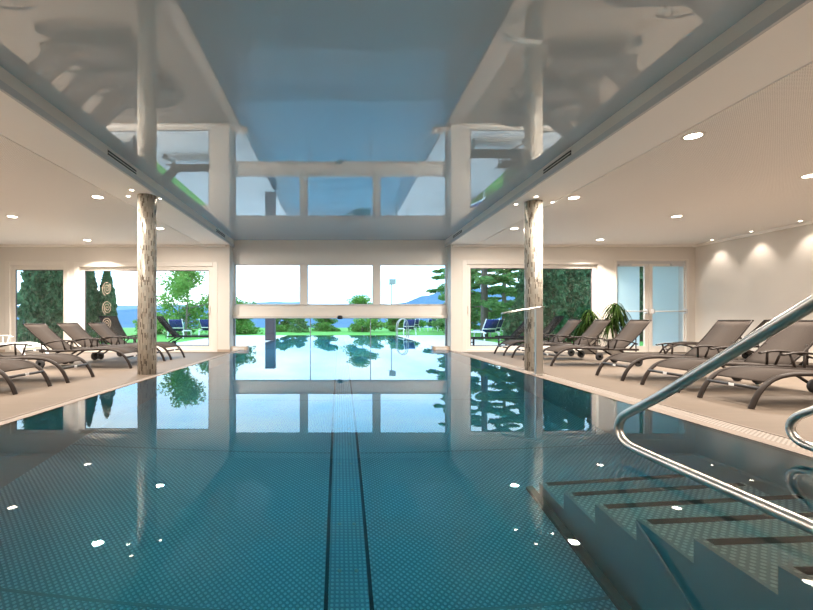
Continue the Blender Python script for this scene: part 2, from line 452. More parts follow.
for a in (lx[0], lx[3]):
    MB().box(a-.04, a+.015, y0+.01, y0+.07, -.02, zb+.02).build('side_track', M['postgrey'], r)
tag(MB().lathe([(.05,-.02),(.075,0),(.075,.05),(.06,.075),(.03,.085)], 16, (px(340), y0-.09, H+.015)).build('motion_sensor', M['black']), 'small black round sensor on the beam over the pool opening', 'sensor')
for nm, a, c in (('left', OX0, OX0+.47), ('right', OX1-.46, OX1)):
    o = thing('guide_box', 'beige metal guide box at the %s end of the pool opening' % nm, 'guide box', ((a+c)/2, YP-.17, DECK), 0, 'guide boxes at the pool opening')
    h = (c-a)/2
    MB().box(-h, h, -.11, .11, 0, .145).build('housing', M['boxbeige'], o, .01)
    MB().box(-h-.004 if nm=='right' else h-.035, -h+.035 if nm=='right' else h+.004, -.114, .114, .004, .15).build('end_cap', M['base'], o, .005)
    MB().box(-h*.7, h*.6, -.1135, -.108, .055, .115).build('cover_plate', M['frame'], o)

# door
r = tag(thing('door_1', None, None), kind='structure')
x0, x1, z0, z1 = DR
b = MB().frame(x0, x1, z0, z1, YW-.01, YW+.14, .07, .07, .02, .05); b.build('door_frame', M['frame'], r, .006)
MB().box(x0+.07, x1-.07, YW+.03, YW+.12, z1-.12, z1-.05).build('header', M['trimgrey'], r)
lf = [(px(614.8)*12/12.45, px(645.7)*12/12.45), (px(653.7)*12/12.45, px(685)*12/12.45)]
ed = [(x0+.07, (lf[0][1]+lf[1][0])/2-.004), ((lf[0][1]+lf[1][0])/2+.004, x1-.07)]
for i in range(2):
    a, c = ed[i]; ga, gc = lf[i]; zb_, zt_ = z0+.02, z1-.12
    ga = max(ga, a+.05)
    leaf = MB(); gz0_, gz1_ = .11, 2.29
    leaf.box(a, ga, YW+.04, YW+.1, zb_, zt_).box(gc, c, YW+.04, YW+.1, zb_, zt_).box(ga, gc, YW+.04, YW+.1, zb_, gz0_).box(ga, gc, YW+.04, YW+.1, gz1_, zt_)
    lo = leaf.build('door_leaf', M['frame'], r, .005)
    MB().box(ga, gc, YW+.064, YW+.076, gz0_, gz1_).build('pane', M['glass'], lo)
    MB().box(ga, gc-.11, YW+.085, YW+.088, gz0_, gz1_).build('frosted_film', M['frost'], lo)
    MB().tube([(ga-.02, YW-.03, 1.06), (gc+.02, YW-.03, 1.06)], .016, 8).build('push_bar', M['frame'], lo)
    for hx in (ga-.02, gc+.02):
        MB().box(hx-.02, hx+.02, YW-.05, YW+.045, 1.0, 1.12).build('bar_bracket', M['trimgrey'], lo, .004)
    ce = (a+.05, a+.4) if i == 0 else (c-.4, c-.05)
    MB().box(ce[0], ce[1], YW-.03, YW+.04, zt_-.06, zt_).build('door_closer', M['trimgrey'], lo, .006)
tag(MB().box(8.2, 8.46, YW+.5, YW+.8, DECK, 2.6).box(9.28, 9.9, YW+.5, YW+.8, DECK, 2.6).build('trim_6', M['darkframe']), kind='structure')

# ------------------------------------------------------------------ pool
D = 1.6
pb = tag(thing('pool_basin', None, None), kind='structure')
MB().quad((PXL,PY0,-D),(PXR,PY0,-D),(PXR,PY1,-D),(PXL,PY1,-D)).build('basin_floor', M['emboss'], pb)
b = MB()
b.quad((PXL,PY0,-D),(PXL,PY1,-D),(PXL,PY1,.0),(PXL,PY0,.0)); b.quad((PXR,PY0,-D),(PXR,PY0,.0),(PXR,PY1,.0),(PXR,PY1,-D))
b.quad((PXL,PY0,-D),(PXL,PY0,.0),(PXR,PY0,.0),(PXR,PY0,-D)); b.quad((PXL,PY1,-D),(PXR,PY1,-D),(PXR,PY1,.0),(PXL,PY1,.0))
b.build('basin_wall', M['poolwall'], pb)
# overflow rim and gutter
for nm, xa, xb_ in (('l', PXL, GL), ('r', PXR, GR)):
    s = 1 if xb_ > xa else -1
    rim = abs(xb_-xa)*.32
    prof = [(xa, -.10), (xa, .002), (xa+s*.02, .006), (xa+s*rim, -.012), (xa+s*rim, -.10)]
    b = MB()
    for (p, q) in zip(prof, prof[1:]):
        b.quad((p[0],PY0-.2,p[1]),(p[0],YW+.36,p[1]),(q[0],YW+.36,q[1]),(q[0],PY0-.2,q[1]))
    b.build('overflow_rim', M['rim'], pb)
    b = MB(); xm = xa+s*rim
    b.quad((xm,PY0-.2,-.02),(xm,YW,-.02),(xb_-s*.02,YW,DECK-.002),(xb_-s*.02,PY0-.2,DECK-.002)); b.build('overflow_grating', M['grate'], pb)
    b = MB(); b.box(min(xb_-s*.02, xb_), max(xb_-s*.02, xb_), PY0-.2, YW, DECK-.1, DECK+.004); b.build('grating_edge', M['rim'], pb)
b = MB().box(GL, GR, PY0-.2, PY0, -.1, -.005); b.build('overflow_rim', M['rim'], pb)
# centre channel
cx, cw = .055, .135
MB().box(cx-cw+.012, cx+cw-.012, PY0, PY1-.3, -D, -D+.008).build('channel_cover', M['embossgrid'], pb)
for s in (-1, 1): MB().box(cx+s*cw-.012, cx+s*cw+.012, PY0, PY1-.3, -D-.001, -D+.004).build('channel_slot', M['black'], pb)
for k in range(12):
    for s in (-1, 1):
        MB().lathe([(.014,0),(.014,.004),(.008,.008)], 10, (cx+s*.055, 1.95+.45*k, -D+.008)).build('bolt', M['boxbeige'], pb)
for k in range(11):
    MB().box(PXL, cx-cw-.012, 2.53+1.9*k, 2.55+1.9*k, -D, -D+.003).box(cx+cw+.012, PXR, 2.53+1.9*k, 2.55+1.9*k, -D, -D+.003).build('floor_seam', M['poolwall'], pb)
# water
w = MB()
w.quad((PXL,PY0,0),(PXR,PY0,0),(PXR,PY1,0),(PXL,PY1,0))
water = tag(w.build('water', M['water']), kind='structure')

# stairs into the pool
SX = 1.63; RISE = .244; RUN = .386; Y5 = 1.615
st = thing('pool_stairs', 'broad embossed steel steps going down into the pool on the right', 'stairs', (0,0,0))
def sd(k): return .15 + RISE*(5-k)     # depth of tread k
def sy(k): return Y5 + RUN*(5-k)       # far edge of tread k
for k in range(6):
    y1_ = sy(k); y0_ = sy(k+1) if k < 5 else PY0+.004
    z = -sd(k)
    tr = MB().box(SX, PXR-.004, y0_, y1_, z-.03, z).build('tread', M['tread'], st)
    MB().box(SX+.03, PXR-.03, y1_-.055, y1_-.005, z, z+.003).build('nosing_strip', M['nosing'], tr)
    MB().box(SX, PXR-.004, y1_-.012, y1_-.001, (-sd(k-1) if k > 0 else -D)+.0, z-.03).build('riser', M['poolwall'], st)
prof = [(PY0+.004, -.15)]
for k in (5,4,3,2,1,0):
    prof += [(sy(k), -sd(k)), (sy(k), -(sd(k)+RISE) if k > 0 else -D)]
prof += [(PY0+.004, -D)]
# stringer as columns (convex pieces)
b = MB()
for k in range(6):
    y1_ = sy(k); y0_ = sy(k+1) if k < 5 else PY0+.004
    b.box(SX-.02, SX, y0_, y1_, -D, -sd(k)+.004)
b.build('stringer', M['poolwall'], st)
MB().box(SX-.075, SX-.02, PY0+.004, sy(0)+.12, -D, -D+.05).build('base_strip', M['rim'], st)
MB().tube([(SX-.022, sy(3), -sd(3)-.02), (SX-.022, sy(3)-.95, -sd(3)-.96)], .008, 6).build('brace_strip', M['poolwall'], st)

# handrails beside the stairs
def rail(label, x, rr=.026):
    t = thing('pool_handrail', label, 'handrail', (x, 0, 0), 0, 'handrails at the pool stairs')
    # loop: inclined upper tube, round bend, level lower tube
    up = [Vector((0, y, .43 + (2.418-y)*.62)) for y in (-.25, .4, 1.0, 1.6, 2.1, 2.418)]
    bend = [Vector((0,2.64,.305)), Vector((0,2.765,.235)), Vector((0,2.80,.15)), Vector((0,2.745,.082)), Vector((0,2.61,.07))]
    low = [Vector((0, y, .07)) for y in (2.2, 1.8, 1.45)] + [Vector((0,1.30,.065)), Vector((0,1.2,.03)), Vector((0,1.15,-.01))]
    pts = up + bend + low
    # chaikin smoothing
    for _ in range(2):
        q = [pts[0]]
        for a, c in zip(pts, pts[1:]): q += [a*.75+c*.25, a*.25+c*.75]
        pts = q + [pts[-1]]
    MB().tube(pts, rr, 16, up=(1,0,0)).build('rail_tube', M['steel'], t)
    z = .43 + (2.418+.25)*.62
    MB().tube([(0,-.25,z), (0,-.27,z-.05), (0,-.28,DECK)], rr, 12, up=(1,0,0)).build('rail_post', M['steel'], t)
    for yy in (1.15, -.28):
        MB().lathe([(.055,0),(.055,.012),(.03,.02)], 16, (0, yy, -.005 if yy > 0 else DECK)).build('foot_flange', M['steel'], t)
    return t
rail('polished steel handrail on the open side of the pool stairs', 1.77)
rail('polished steel handrail along the pool edge beside the right deck', 2.86)

# cascade spout at the right column
t = thing('water_spout', 'upright flat steel water spout beside the right column', 'pool spout', (3.08, 6.80, -.01))
MB().box(-.055, .055, -.03, .03, 0, 1.03).build('post', M['steel'], t, .006)
MB().box(-.075, .075, -.06, .06, 0, .012).build('foot_plate', M['steel'], t, .003)
b = MB(); n = 8; pr = []
for k in range(n+1):
    u = k/n; pr.append((.06-.62*u, 1.045 - .10*u**1.3))
b.slab(pr, -.07, .07, .022); b.build('spout', M['steel'], t)

# ------------------------------------------------------------------ columns
def column(x, y, label):
    t = thing('mosaic_column', label, 'column', (x, y, DECK), 0, 'mosaic columns beside the pool')
    MB().lathe([(.146,0),(.146,ZS-DECK-.001)], 48).build('shaft', M['mosaic'], t)
    return t
column(-3.17, 7.25, 'round mosaic tiled column on the left deck at the pool edge')
column(3.36, 7.62, 'round mosaic tiled column on the right deck behind the steel spout')

# ------------------------------------------------------------------ lights
def spot(name, loc, watts, size, blend=.6, col=(1.,.88,.76), rad=.05, aim=None):
    L = bpy.data.lights.new(name, 'SPOT'); L.energy = watts; L.spot_size = size; L.spot_blend = blend; L.color = col; L.shadow_soft_size = rad
    o = bpy.data.objects.new(name, L); COL.objects.link(o); o.location = loc
    d = Vector(aim) - Vector(loc) if aim else Vector((0,0,-1))
    o.rotation_euler = d.to_track_quat('-Z', 'Y').to_euler()
    return o
def disc(name, loc, watts, size, col=(1.,.88,.76), spread=PI):
    L = bpy.data.lights.new(name, 'AREA'); L.shape = 'DISK'; L.spread = spread; L.size = size; L.energy = watts; L.color = col
    o = bpy.data.objects.new(name, L); COL.objects.link(o); o.location = loc; return o
def downlight_proto(rad):
    t = thing('ceiling_downlight', 'x', 'downlight')
    MB().lathe([(rad*.82,-.003),(rad,-.006),(rad*1.18,-.004),(rad*1.2,.0)], 24, cap=False).build('trim_ring', M['frame'], t)
    MB().lathe([(.001,-.004),(rad*.84,-.004),(rad*.84,.0)], 24, cap=False).build('lamp', M['lens'], t)
    return t
big = downlight_proto(.095); small = downlight_proto(.035)
ORD = ['first','second','third','fourth','fifth','sixth','seventh']
used = {'b': False, 's': False}
def put(kind, loc, label, group):
    src = big if kind == 'b' else small
    if not used[kind]:
        used[kind] = True; src.location = loc; src['label'] = label; src['group'] = group; return src
    return dup(src, loc, 0, label, group)
DLW = 138.
for nm, x, ys in (('left ceiling row next to the pool', -4.0, (9.8, 7.28, 4.82, 2.35, -.1)), ('left ceiling row by the outer wall', -6.45, (11.25, 8.67, 6.2, 3.7, 1.25)),
                  ('right ceiling row next to the pool', 3.9, (9.81, 7.32, 4.85, 2.37, -.1)), ('right ceiling row by the outer wall', 6.63, (11.2, 8.65, 6.2, 3.7, 1.25))):
    for k, y in enumerate(ys):
        if y > 2 or True:
            vis = (x > 0 and y > 4.8) or (x < 0 and y > 7)
            if vis: put('b', (x, y, ZS-.012), 'round downlight in the %s, %s from the glass front' % (nm, ORD[k]), 'recessed ceiling downlights')
        disc('downlight_lamp', (x, y, ZS-.022), DLW, .16, spread=PI if abs(x) < 5 else 2.1)
for k, y in enumerate((11.2, 10.13, 9.05, 8.0, 6.95, 5.9)):
    if y > 8.5: put('s', (9.48, y, ZS-.012), 'tiny ceiling spotlight along the right wall, %s from the door' % ORD[k], 'wall washers along the right wall')
    spot('wall_washer_lamp', (9.44, y, ZS-.03), 30., 1.5, .8, rad=.025, aim=(9.66, y, .9))
for nm, cx_, cy_ in (('left', -3.17, 7.25), ('right', 3.36, 7.62)):
    for k, (dx, dy, w) in enumerate(((-.1,-.33,'in front of'), (-.32 if nm=='left' else .34,.02,'on the outer side of'), (.28 if nm=='left' else -.24,.16,'on the pool side of'))):
        if cx_+dx > -2.99 and cx_ < 0: dx = .16
        put('s', (cx_+dx, cy_+dy, ZS-.0005), 'tiny spotlight in the ceiling %s the %s column' % (w, nm), 'spotlights around the columns')
        v = Vector((dx, dy)).normalized()
        spot('column_lamp', (cx_+dx, cy_+dy, ZS-.02), 12., 1.0, .7, rad=.02, aim=(cx_+v.x*.1, cy_+v.y*.1, .9))

# ------------------------------------------------------------------ sun loungers (feet at x=0, head towards +x)
def arc(pts, it=2):
    pts = [Vector(p) for p in pts]
    for _ in range(it):
        q = [pts[0]]
        for a, c in zip(pts, pts[1:]): q += [a*.75+c*.25, a*.25+c*.75]
        pts = q + [pts[-1]]
    return pts
def lounger(label, cat='sun lounger', fab='sling', frm='lframe', curved=True, ang=46, blen=.80):
    t = thing('sun_lounger', label, cat); W = .315; F = M[frm]; S = M[fab]
    for s in (-1, 1):
        y = s*W
        if curved:
            pts = arc([(0,y,0),(.035,y,.09),(.10,y,.20),(.20,y,.29),(.34,y,.338),(.52,y,.350),(.8,y,.338),(1.1,y,.322),(1.66,y,.315)])
            MB().tube(pts, .021, 10, .033, up=(0,1,0)).build('side_rail', F, t)
        else:
            MB().tube([(0,y,.33),(1.6,y,.33)], .02, 8, .032, up=(0,1,0)).build('side_rail', F, t)
            MB().box(.10,.145,y-.02,y+.02,0,.31).build('leg', F, t)
        MB().tube(arc([(1.30,y,.31),(1.45,y,.22),(1.62,y,.11)]), .018, 8).build('leg', F, t)
        wl = MB(); n = 20
        # wheel: a tyre lathe about the y axis
        prof = [(.03,-.018),(.075,-.018),(.085,-.008),(.085,.008),(.075,.018),(.03,.018)]
        vs = []; fs = []
        for (r_, yy) in prof:
            for k in range(n):
                w_ = 2*PI*k/n; vs.append((1.63+r_*math.cos(w_), y+s*.045+yy, .086+r_*math.sin(w_)))
        for i in range(len(prof)-1):
            for k in range(n): k2 = (k+1)%n; fs.append((i*n+k, i*n+k2, (i+1)*n+k2, (i+1)*n+k))
        fs.append(tuple(range(n))); fs.append(tuple(5*n+k for k in reversed(range(n))))
        wl.add(vs, fs, True); wl.build('wheel', M['black'], t)
        # arm rest with two posts
        if curved:
            ya = s*(W+.035)
            ap = arc([(.98,ya,.485),(1.12,ya,.512),(1.32,ya,.505),(1.50,ya,.465),(1.62,ya,.425)])
            arm = MB().tube(ap, .026, 8, .013, up=(0,0,1)).build('armrest', F, t)
            MB().tube([(1.07,ya,.50),(1.10,s*W,.33)], .014, 8).build('arm_post', F, arm)
            MB().tube([(1.24,ya,.505),(1.20,s*W,.33)], .014, 8).build('arm_post', F, arm)
            MB().tube([(1.58,ya,.44),(1.50,s*W,.33)], .014, 8).build('arm_post', F, arm)
    # seat sling
    if curved: sp = arc([(.17,0,.262),(.24,0,.305),(.36,0,.343),(.52,0,.353),(.8,0,.338),(1.1,0,.322),(1.38,0,.312)], 1)
    else: sp = [(.02,0,.345),(.7,0,.34),(1.38,0,.345)]
    MB().slab([(p[0],p[2]) for p in sp], -W+.012, W-.012, .010).build('seat', S, t)
    # backrest
    a = math.radians(ang); bx, bz = 1.36, .30
    tip = (bx+blen*math.cos(a), bz+blen*math.sin(a))
    bl = [(bx+u*blen*math.cos(a) - .03*math.sin(u*PI)*-math.sin(a)*1, bz+u*blen*math.sin(a) - .03*math.sin(u*PI)*math.cos(a)) for u in [k/8 for k in range(9)]]
    MB().slab(bl, -W+.03, W-.03, .010).build('backrest', S, t)
    bf = MB()
    for s in (-1, 1):
        bf.tube([(p[0], s*(W-.025), p[1]) for p in bl], .013, 8)
    bf.tube([(tip[0], -W+.012, tip[1]), (tip[0], W-.012, tip[1])], .013, 8)
    bf.build('back_frame', F, t)
    MB().tube([(bx+.42*math.cos(a), -W+.05, bz+.42*math.sin(a)-.02), (bx+.30, -W+.06, .27)], .010, 6).build('back_strut', F, t)
    MB().tube([(bx+.42*math.cos(a), W-.05, bz+.42*math.sin(a)-.02), (bx+.30, W-.06, .27)], .010, 6).build('back_strut', F, t)
    # crossbars, pads and the little white tag
    MB().tube([(.10,-W,.20),(.10,W,.20)], .017, 8).build('crossbar', M['black'], t)
    MB().tube([(1.36,-W,.30),(1.36,W,.30)], .016, 8).build('crossbar', F, t)
    MB().tube([(1.56,-W,.315),(1.56,W,.315)], .016, 8).build('crossbar', F, t)
    if curved:
        MB().box(.079,.084,-.03,.03,.185,.215).build('tag', M['tagw'], t)
    return t
LG = lounger('x'); LGL = lounger('x', ang=39, blen=.80)
first = {LG.name: True, LGL.name: True}
def place(src, xfoot, yc, rz, label, group):
    """feet centre at (xfoot, yc); rz = heading of the head"""
    if first.get(src.name):
        first[src.name] = False; src.location = (xfoot, yc, DECK); src.rotation_euler = (0,0,rz); src['label'] = label; src['group'] = group; return src
    return dup(src, (xfoot, yc, DECK), rz, label, group)
g = 'taupe sling loungers on the left deck'
rows = [(-3.87,5.57,0,'nearest the camera'),(-3.82,6.51,0,'second from the camera'),(-3.80,8.34,0,'third from the camera, just before the column'),
        (-3.77,9.09,-6,'fourth from the camera, behind the column'),(-3.66,9.98,-6,'farthest from the camera, by the big window')]
for x, y, a, w in rows: place(LGL, x, y, PI+math.radians(a), 'taupe sling sun lounger on the left deck, '+w, g)
g = 'taupe sling loungers on the right deck'
rows = [(4.12,4.72,0,'nearest the camera'),(4.14,5.71,0,'second from the camera'),(4.10,6.70,0,'third from the camera, just before the column'),
        (4.03,8.70,0,'fourth from the camera, just beyond the column'),(4.0,9.89,0,'fifth from the camera'),(4.0,11.05,0,'farthest from the camera, by the big window')]
for x, y, a, w in rows: place(LG, x, y, math.radians(a), 'taupe sling sun lounger on the right deck, '+w, g)
place(LG, 7.55, 10.35, math.radians(-28), 'taupe sling sun lounger set back near the right wall and door', 'taupe sling loungers on the right deck')
WL = lounger('pale white sun lounger with striped sling in the left corner by the window', fab='whitesling', frm='whiteplastic', curved=True, ang=26, blen=.8)
WL.location = (-6.75, 9.85, DECK); WL.rotation_euler = (0,0,PI+math.radians(-8))
OL = lounger('x', fab='darkfab', frm='darkframe', curved=False, ang=48, blen=.92)
OL.location = (-5.7, 13.0, DECK); OL.rotation_euler = (0,0,PI-.55)
OL['label'] = 'dark sun lounger outside the left window, farther from the pool'; OL['group'] = 'dark loungers on the terrace'
dup(OL, (-4.0, 14.6, DECK), PI, 'dark sun lounger outside the left window, nearer to the pool')
dup(OL, (3.85, 13.35, DECK), 0, 'dark sun lounger outside the right window, nearer to the pool')
dup(OL, (5.15, 14.25, DECK), 0, 'dark sun lounger outside the right window, farther from the pool')

# white plastic loungers with navy pads on the lawn: head towards -y (towards us)
def lawn_lounger():
    t = thing('lawn_lounger', 'x', 'sun lounger'); W = .32
    F = M['whiteplastic']
    for s in (-1, 1):
        MB().tube(arc([(s*W,0,.30),(s*W,.2,.36),(s*W,.6,.34),(s*W,1.4,.33),(s*W,1.75,.30)]), .03, 8).build('side_rail', F, t)
        MB().tube(arc([(s*W,.18,.34),(s*(W+.03),.10,.2),(s*(W+.03),.05,0)]), .03, 8).build('leg', F, t)
        MB().tube(arc([(s*W,1.5,.33),(s*(W+.03),1.58,.2),(s*(W+.03),1.62,0)]), .03, 8).build('leg', F, t)
    MB().slab([(.35,.36),(1.0,.355),(1.75,.34)], -W+.03, W-.03, .05).build('seat_pad', M['navy'], t)
    o = t.children
    bk = MB().slab([(.38,.36),(.2,.60),(.02,.86)], -W+.04, W-.04, .06).build('back_pad', M['navy'], t)
    for c in (bk,): c.rotation_euler = (0,0,0)
    fr = MB()
    for s in (-1, 1): fr.tube([(.40,s*(W-.02),.33),(.0,s*(W-.02),.90)], .022, 8)
    fr.tube([(.26,-W+.02,.49),(.26,W-.02,.49)], .03, 8)
    fr.build('back_frame', F, t)
    return t
LL = lawn_lounger()
for c in [c for c in bpy.data.objects if c.parent == LL and c.name.split('.')[0] in ('seat_pad','back_pad','back_frame')]:
    for v in c.data.vertices: v.co = (-v.co.y, v.co.x, v.co.z)
spots = [(-7.55,20.2,.1,'left of the pair on the lawn beyond the left window'),(-6.55,21.4,-.15,'right of the pair on the lawn beyond the left window'),
         (3.95,24.6,.1,'right beside the pool ladder'),(6.35,18.2,.2,'seen through the right window, nearer of two'),(7.4,20.5,.2,'seen through the right window, farther of two'),
         (5.6,32.5,0,'far back on the lawn, first from the pool ladder'),(6.9,32.5,0,'far back on the lawn, second from the pool ladder'),(8.0,32.5,0,'far back on the lawn, third from the pool ladder')]
for k, (x, y, a, w) in enumerate(spots):
    if k == 0: o = LL; o.location = (x,y,DECK); o.rotation_euler = (0,0,a)
    else: o = dup(LL, (x,y,DECK), a)
    o['label'] = 'white lounger with navy pad, '+w; o['group'] = 'white and navy loungers on the lawn'

# ------------------------------------------------------------------ plants
def leaves(centres, n, size, seed, flat=.6, aspect=2.0):
    """n small leaf quads scattered round (centre, radius) clumps"""
    rd = random.Random(seed); vs = []; fs = []
    for i in range(n):
        c, r = centres[rd.randrange(len(centres))]
        while True:
            p = Vector((rd.uniform(-1,1), rd.uniform(-1,1), rd.uniform(-1,1)))
            if p.length <= 1: break
        p = Vector((p.x*r[0], p.y*r[1], p.z*r[2])) + Vector(c)
        d = Vector((rd.gauss(0,1), rd.gauss(0,1), rd.gauss(0,flat))).normalized()
        e = d.cross(Vector((rd.gauss(0,1), rd.gauss(0,1), rd.gauss(0,1)))).normalized()
        s = size*rd.uniform(.6,1.4); o = len(vs)
        vs += [p-d*s, p+e*s/aspect, p+d*s, p-e*s/aspect]; fs.append((o,o+1,o+2,o+3))
    m = MB(); m.add(vs, fs); return m
def broad_tree(name, label, cat, loc, h, cr, n, seed, mat, group=None, trunk=.14, z0=.35, size=.09, open_=.55, lean=0., nb=13):
    rd = random.Random(seed); t = thing(name, label, cat, loc, 0, group)
    tm = MB(); top = Vector((lean*h, 0, h*.9))
    tm.tube(arc([(0,0,-.2),(lean*h*.3, 0, h*.35), tuple(top)]), [trunk*(1-.85*k/9) for k in range(10)] if False else trunk, 8)
    tm = MB(); base = arc([(0,0,-.2),(lean*h*.3,0,h*.35),tuple(top)], 2); m_ = len(base)
    tm.tube(base, [trunk*(1-.85*k/(m_-1)) for k in range(m_)], 8)
    cl = []
    for k in range(nb):
        u = z0 + (1-z0)*(k+.5)/nb; p = base[min(int(u*(m_-1)), m_-1)]
        w_ = rd.uniform(0, 2*PI); rr = cr*math.sin(PI*min(.98, .25+.72*(u-z0)/(1-z0)))*rd.uniform(.6,1.)
        e = p + Vector((math.cos(w_)*rr, math.sin(w_)*rr, h*.07+rd.uniform(0,.1)*h))
        mid = p.lerp(e, .5) + Vector((0,0,-.02*h))
        bp = arc([p, mid, e]); tm.tube(bp, [trunk*.35*(1-.8*i/(len(bp)-1)) for i in range(len(bp))], 5)
        for q, sc in ((e, 1.), (p.lerp(e,.65), .8), (p.lerp(e,.85)+Vector((rd.uniform(-.3,.3)*cr,rd.uniform(-.3,.3)*cr,.05*h)), .8)):
            cl.append((q, (cr*.34*sc*open_*1.6, cr*.34*sc*open_*1.6, cr*.16*sc*1.3)))
    tm.build('trunk', M['bark'], t)
    leaves(cl, n, size, seed+1).build('crown', mat, t)
    return t
def thuja(label, loc, h, r, n, seed, group, mat='thuja', name='thuja_tree', size=.07):
    t = thing(name, label, 'conifer', loc, 0, group); rd = random.Random(seed)
    MB().tube([(0,0,-.1),(0,0,h*.8)], [r*.14, r*.03], 8).build('trunk', M['bark'], t)
    cl = []
    for k in range(60):
        u = (k+.5)/60; rr = r*min(1, .7+u*2.2)*(1-u**3.2)
        w_ = k*2.4; q = rr*.62
        cl.append(((math.cos(w_)*q, math.sin(w_)*q, u*h), (rr*.42+.03, rr*.42+.03, h*.05+.05)))
    leaves(cl, n, size, seed, flat=2.2).build('foliage', M[mat], t)
    return t
def pine(label, loc, h, r, n, seed, group=None, bare=.3, trunk=.16, mat='pine', size=.10, name='conifer_tree'):
    t = thing(name, label, 'conifer', loc, 0, group); rd = random.Random(seed)
    tm = MB(); tm.tube([(0,0,-.2),(0,0,h*.5),(0,0,h)], [trunk, trunk*.7, .02], 10); cl = []
    nt = 34
    for k in range(nt):
        u = bare + (1-bare)*k/nt; L = r*(1-(u-bare)/(1-bare))**.8+.15; w_ = k*2.4+rd.uniform(-.3,.3)
        e = Vector((math.cos(w_)*L, math.sin(w_)*L, u*h-.12*L)); p = Vector((0,0,u*h))
        tm.tube([p, p.lerp(e,.5)+Vector((0,0,.04*L)), e], [trunk*.22, trunk*.13, .008], 5)
        for v in (.35,.6,.85,1.):
            q = p.lerp(e, v); cl.append((q, (.16*L+.1, .16*L+.1, .055*L+.05)))
    tm.build('trunk', M['bark'], t)
    leaves(cl, n, size, seed+3, flat=.3, aspect=2.6).build('needles', M[mat], t)
    return t
# indoor dracaenas
def dracaena(label, x, y, h, seed):
    rd = random.Random(seed); t = thing('potted_dracaena', label, 'potted plant', (x, y, DECK), 0, 'potted plants by the pier')
    MB().lathe([(.13,0),(.17,.02),(.20,.36),(.205,.38),(.18,.38),(.175,.33)], 24, cap=True).build('pot', M['pot'], t)
    MB().lathe([(.001,.335),(.178,.335)], 20, cap=False).build('soil', M['soil'], t)
    tips = [(.0,.0,h), (.09,.05,h*.82), (-.08,.04,h*.70)]
    for k, tp in enumerate(tips):
        MB().tube(arc([(tp[0]*.3,tp[1]*.3,.32),(tp[0]*.6,tp[1]*.6,tp[2]*.6),tp]), .018, 8).build('stem', M['bark'], t)
        vs = []; fs = []
        for i in range(80):
            w_ = rd.uniform(0,2*PI); L = rd.uniform(.26,.46); el = rd.uniform(-.3,1.15); d = Vector((math.cos(w_), math.sin(w_), 0)); sd_ = Vector((-d.y, d.x, 0))
            p = Vector(tp) + Vector((0,0,rd.uniform(-.12,.03))); o = len(vs)
            for j in range(6):
                u = j/5; q = p + d*(L*u*math.cos(el*(1-u*.3))) + Vector((0,0, L*(math.sin(el)*u - 1.35*u*u)))
                wd = .016*math.sin(PI*min(.97,.12+u*.85)); vs += [q-sd_*wd, q+sd_*wd]
            for j in range(5): fs.append((o+2*j, o+2*j+1, o+2*j+3, o+2*j+2))
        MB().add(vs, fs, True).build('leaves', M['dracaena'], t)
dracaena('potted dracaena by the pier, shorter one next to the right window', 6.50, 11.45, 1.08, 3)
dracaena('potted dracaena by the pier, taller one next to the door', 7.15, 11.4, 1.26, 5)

# ------------------------------------------------------------------ outside
b = MB()
b.box(XL-8, OX0, YW+.35, 14.7, DECK-.2, DECK); b.box(OX1, XR+8, YW+.35, 14.7, DECK-.2, DECK)
b.box(-6.2, PXL-.0, 14.7, PY1+1.2, DECK-.2, DECK); b.box(PXR, 6.0, 14.7, PY1+1.2, DECK-.2, DECK); b.box(PXL, PXR, PY1, PY1+1.2, DECK-.2, DECK)
b.box(OX0, PXL, YW+.35, 14.7, DECK-.2, DECK); b.box(PXR, OX1, YW+.35, 14.7, DECK-.2, DECK)
tag(b.build('ground_terrace', M['paving']), kind='structure')
b = MB(); b.box(-60, 60, 14.6, 46, DECK-1, DECK-.012-.0)
# cut: lawn only beside the paving
b = MB(); b.box(-60, -6.2, 14.7, 46, DECK-1, DECK-.012); b.box(6.0, 60, 14.7, 46, DECK-1, DECK-.012); b.box(-6.2, 6.0, PY1+1.2, 46, DECK-1, DECK-.012)
tag(b.build('ground_lawn', M['lawn']), kind='structure')
tag(MB().box(-900, 900, 46, 1500, -9, -6).build('ground_valley', M['hill']), kind='structure')
def hills(name, y, pts, mat, zb, seed):
    rd = random.Random(seed); vs = []; fs = []; n = len(pts); rows = 14
    for j in range(rows):
        v = j/(rows-1)
        for i, (x, z) in enumerate(pts):
            zz = zb + (z-zb)*math.sin(v*PI/2)**.8 + (rd.uniform(-1,1)*.02*(z-zb) if 0 < j else 0)
            vs.append((x, y + (v-.5)*y*.35, zz))
    for j in range(rows-1):
        for i in range(n-1): fs.append((j*n+i, j*n+i+1, (j+1)*n+i+1, (j+1)*n+i))
    m = MB(); m.add(vs, fs, True); return tag(m.build(name, mat), kind='structure')
def pxz(d, plist, step=6):
    out = []
    for (a, ya), (c, yc) in zip(plist, plist[1:]):
        n = max(1, int((c-a)/step))
        for k in range(n):
            u = k/n; p = a+(c-a)*u; yy = ya+(yc-ya)*(u*u*(3-2*u)) + .35*math.sin(p*.31)+.25*math.sin(p*.83)
            out.append(((p-339.5)/440*d*1.0, H+(319-yy)/440*d))
    return out
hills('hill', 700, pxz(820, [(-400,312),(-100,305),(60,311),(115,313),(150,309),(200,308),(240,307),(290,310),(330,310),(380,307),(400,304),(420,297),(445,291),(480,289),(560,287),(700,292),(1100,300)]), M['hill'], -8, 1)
hills('hill_far', 1150, pxz(1350, [(-400,300),(0,307),(120,306),(240,305),(275,302),(300,303),(330,306),(400,304),(500,300),(900,296)]), M['hillfar'], -8, 2)

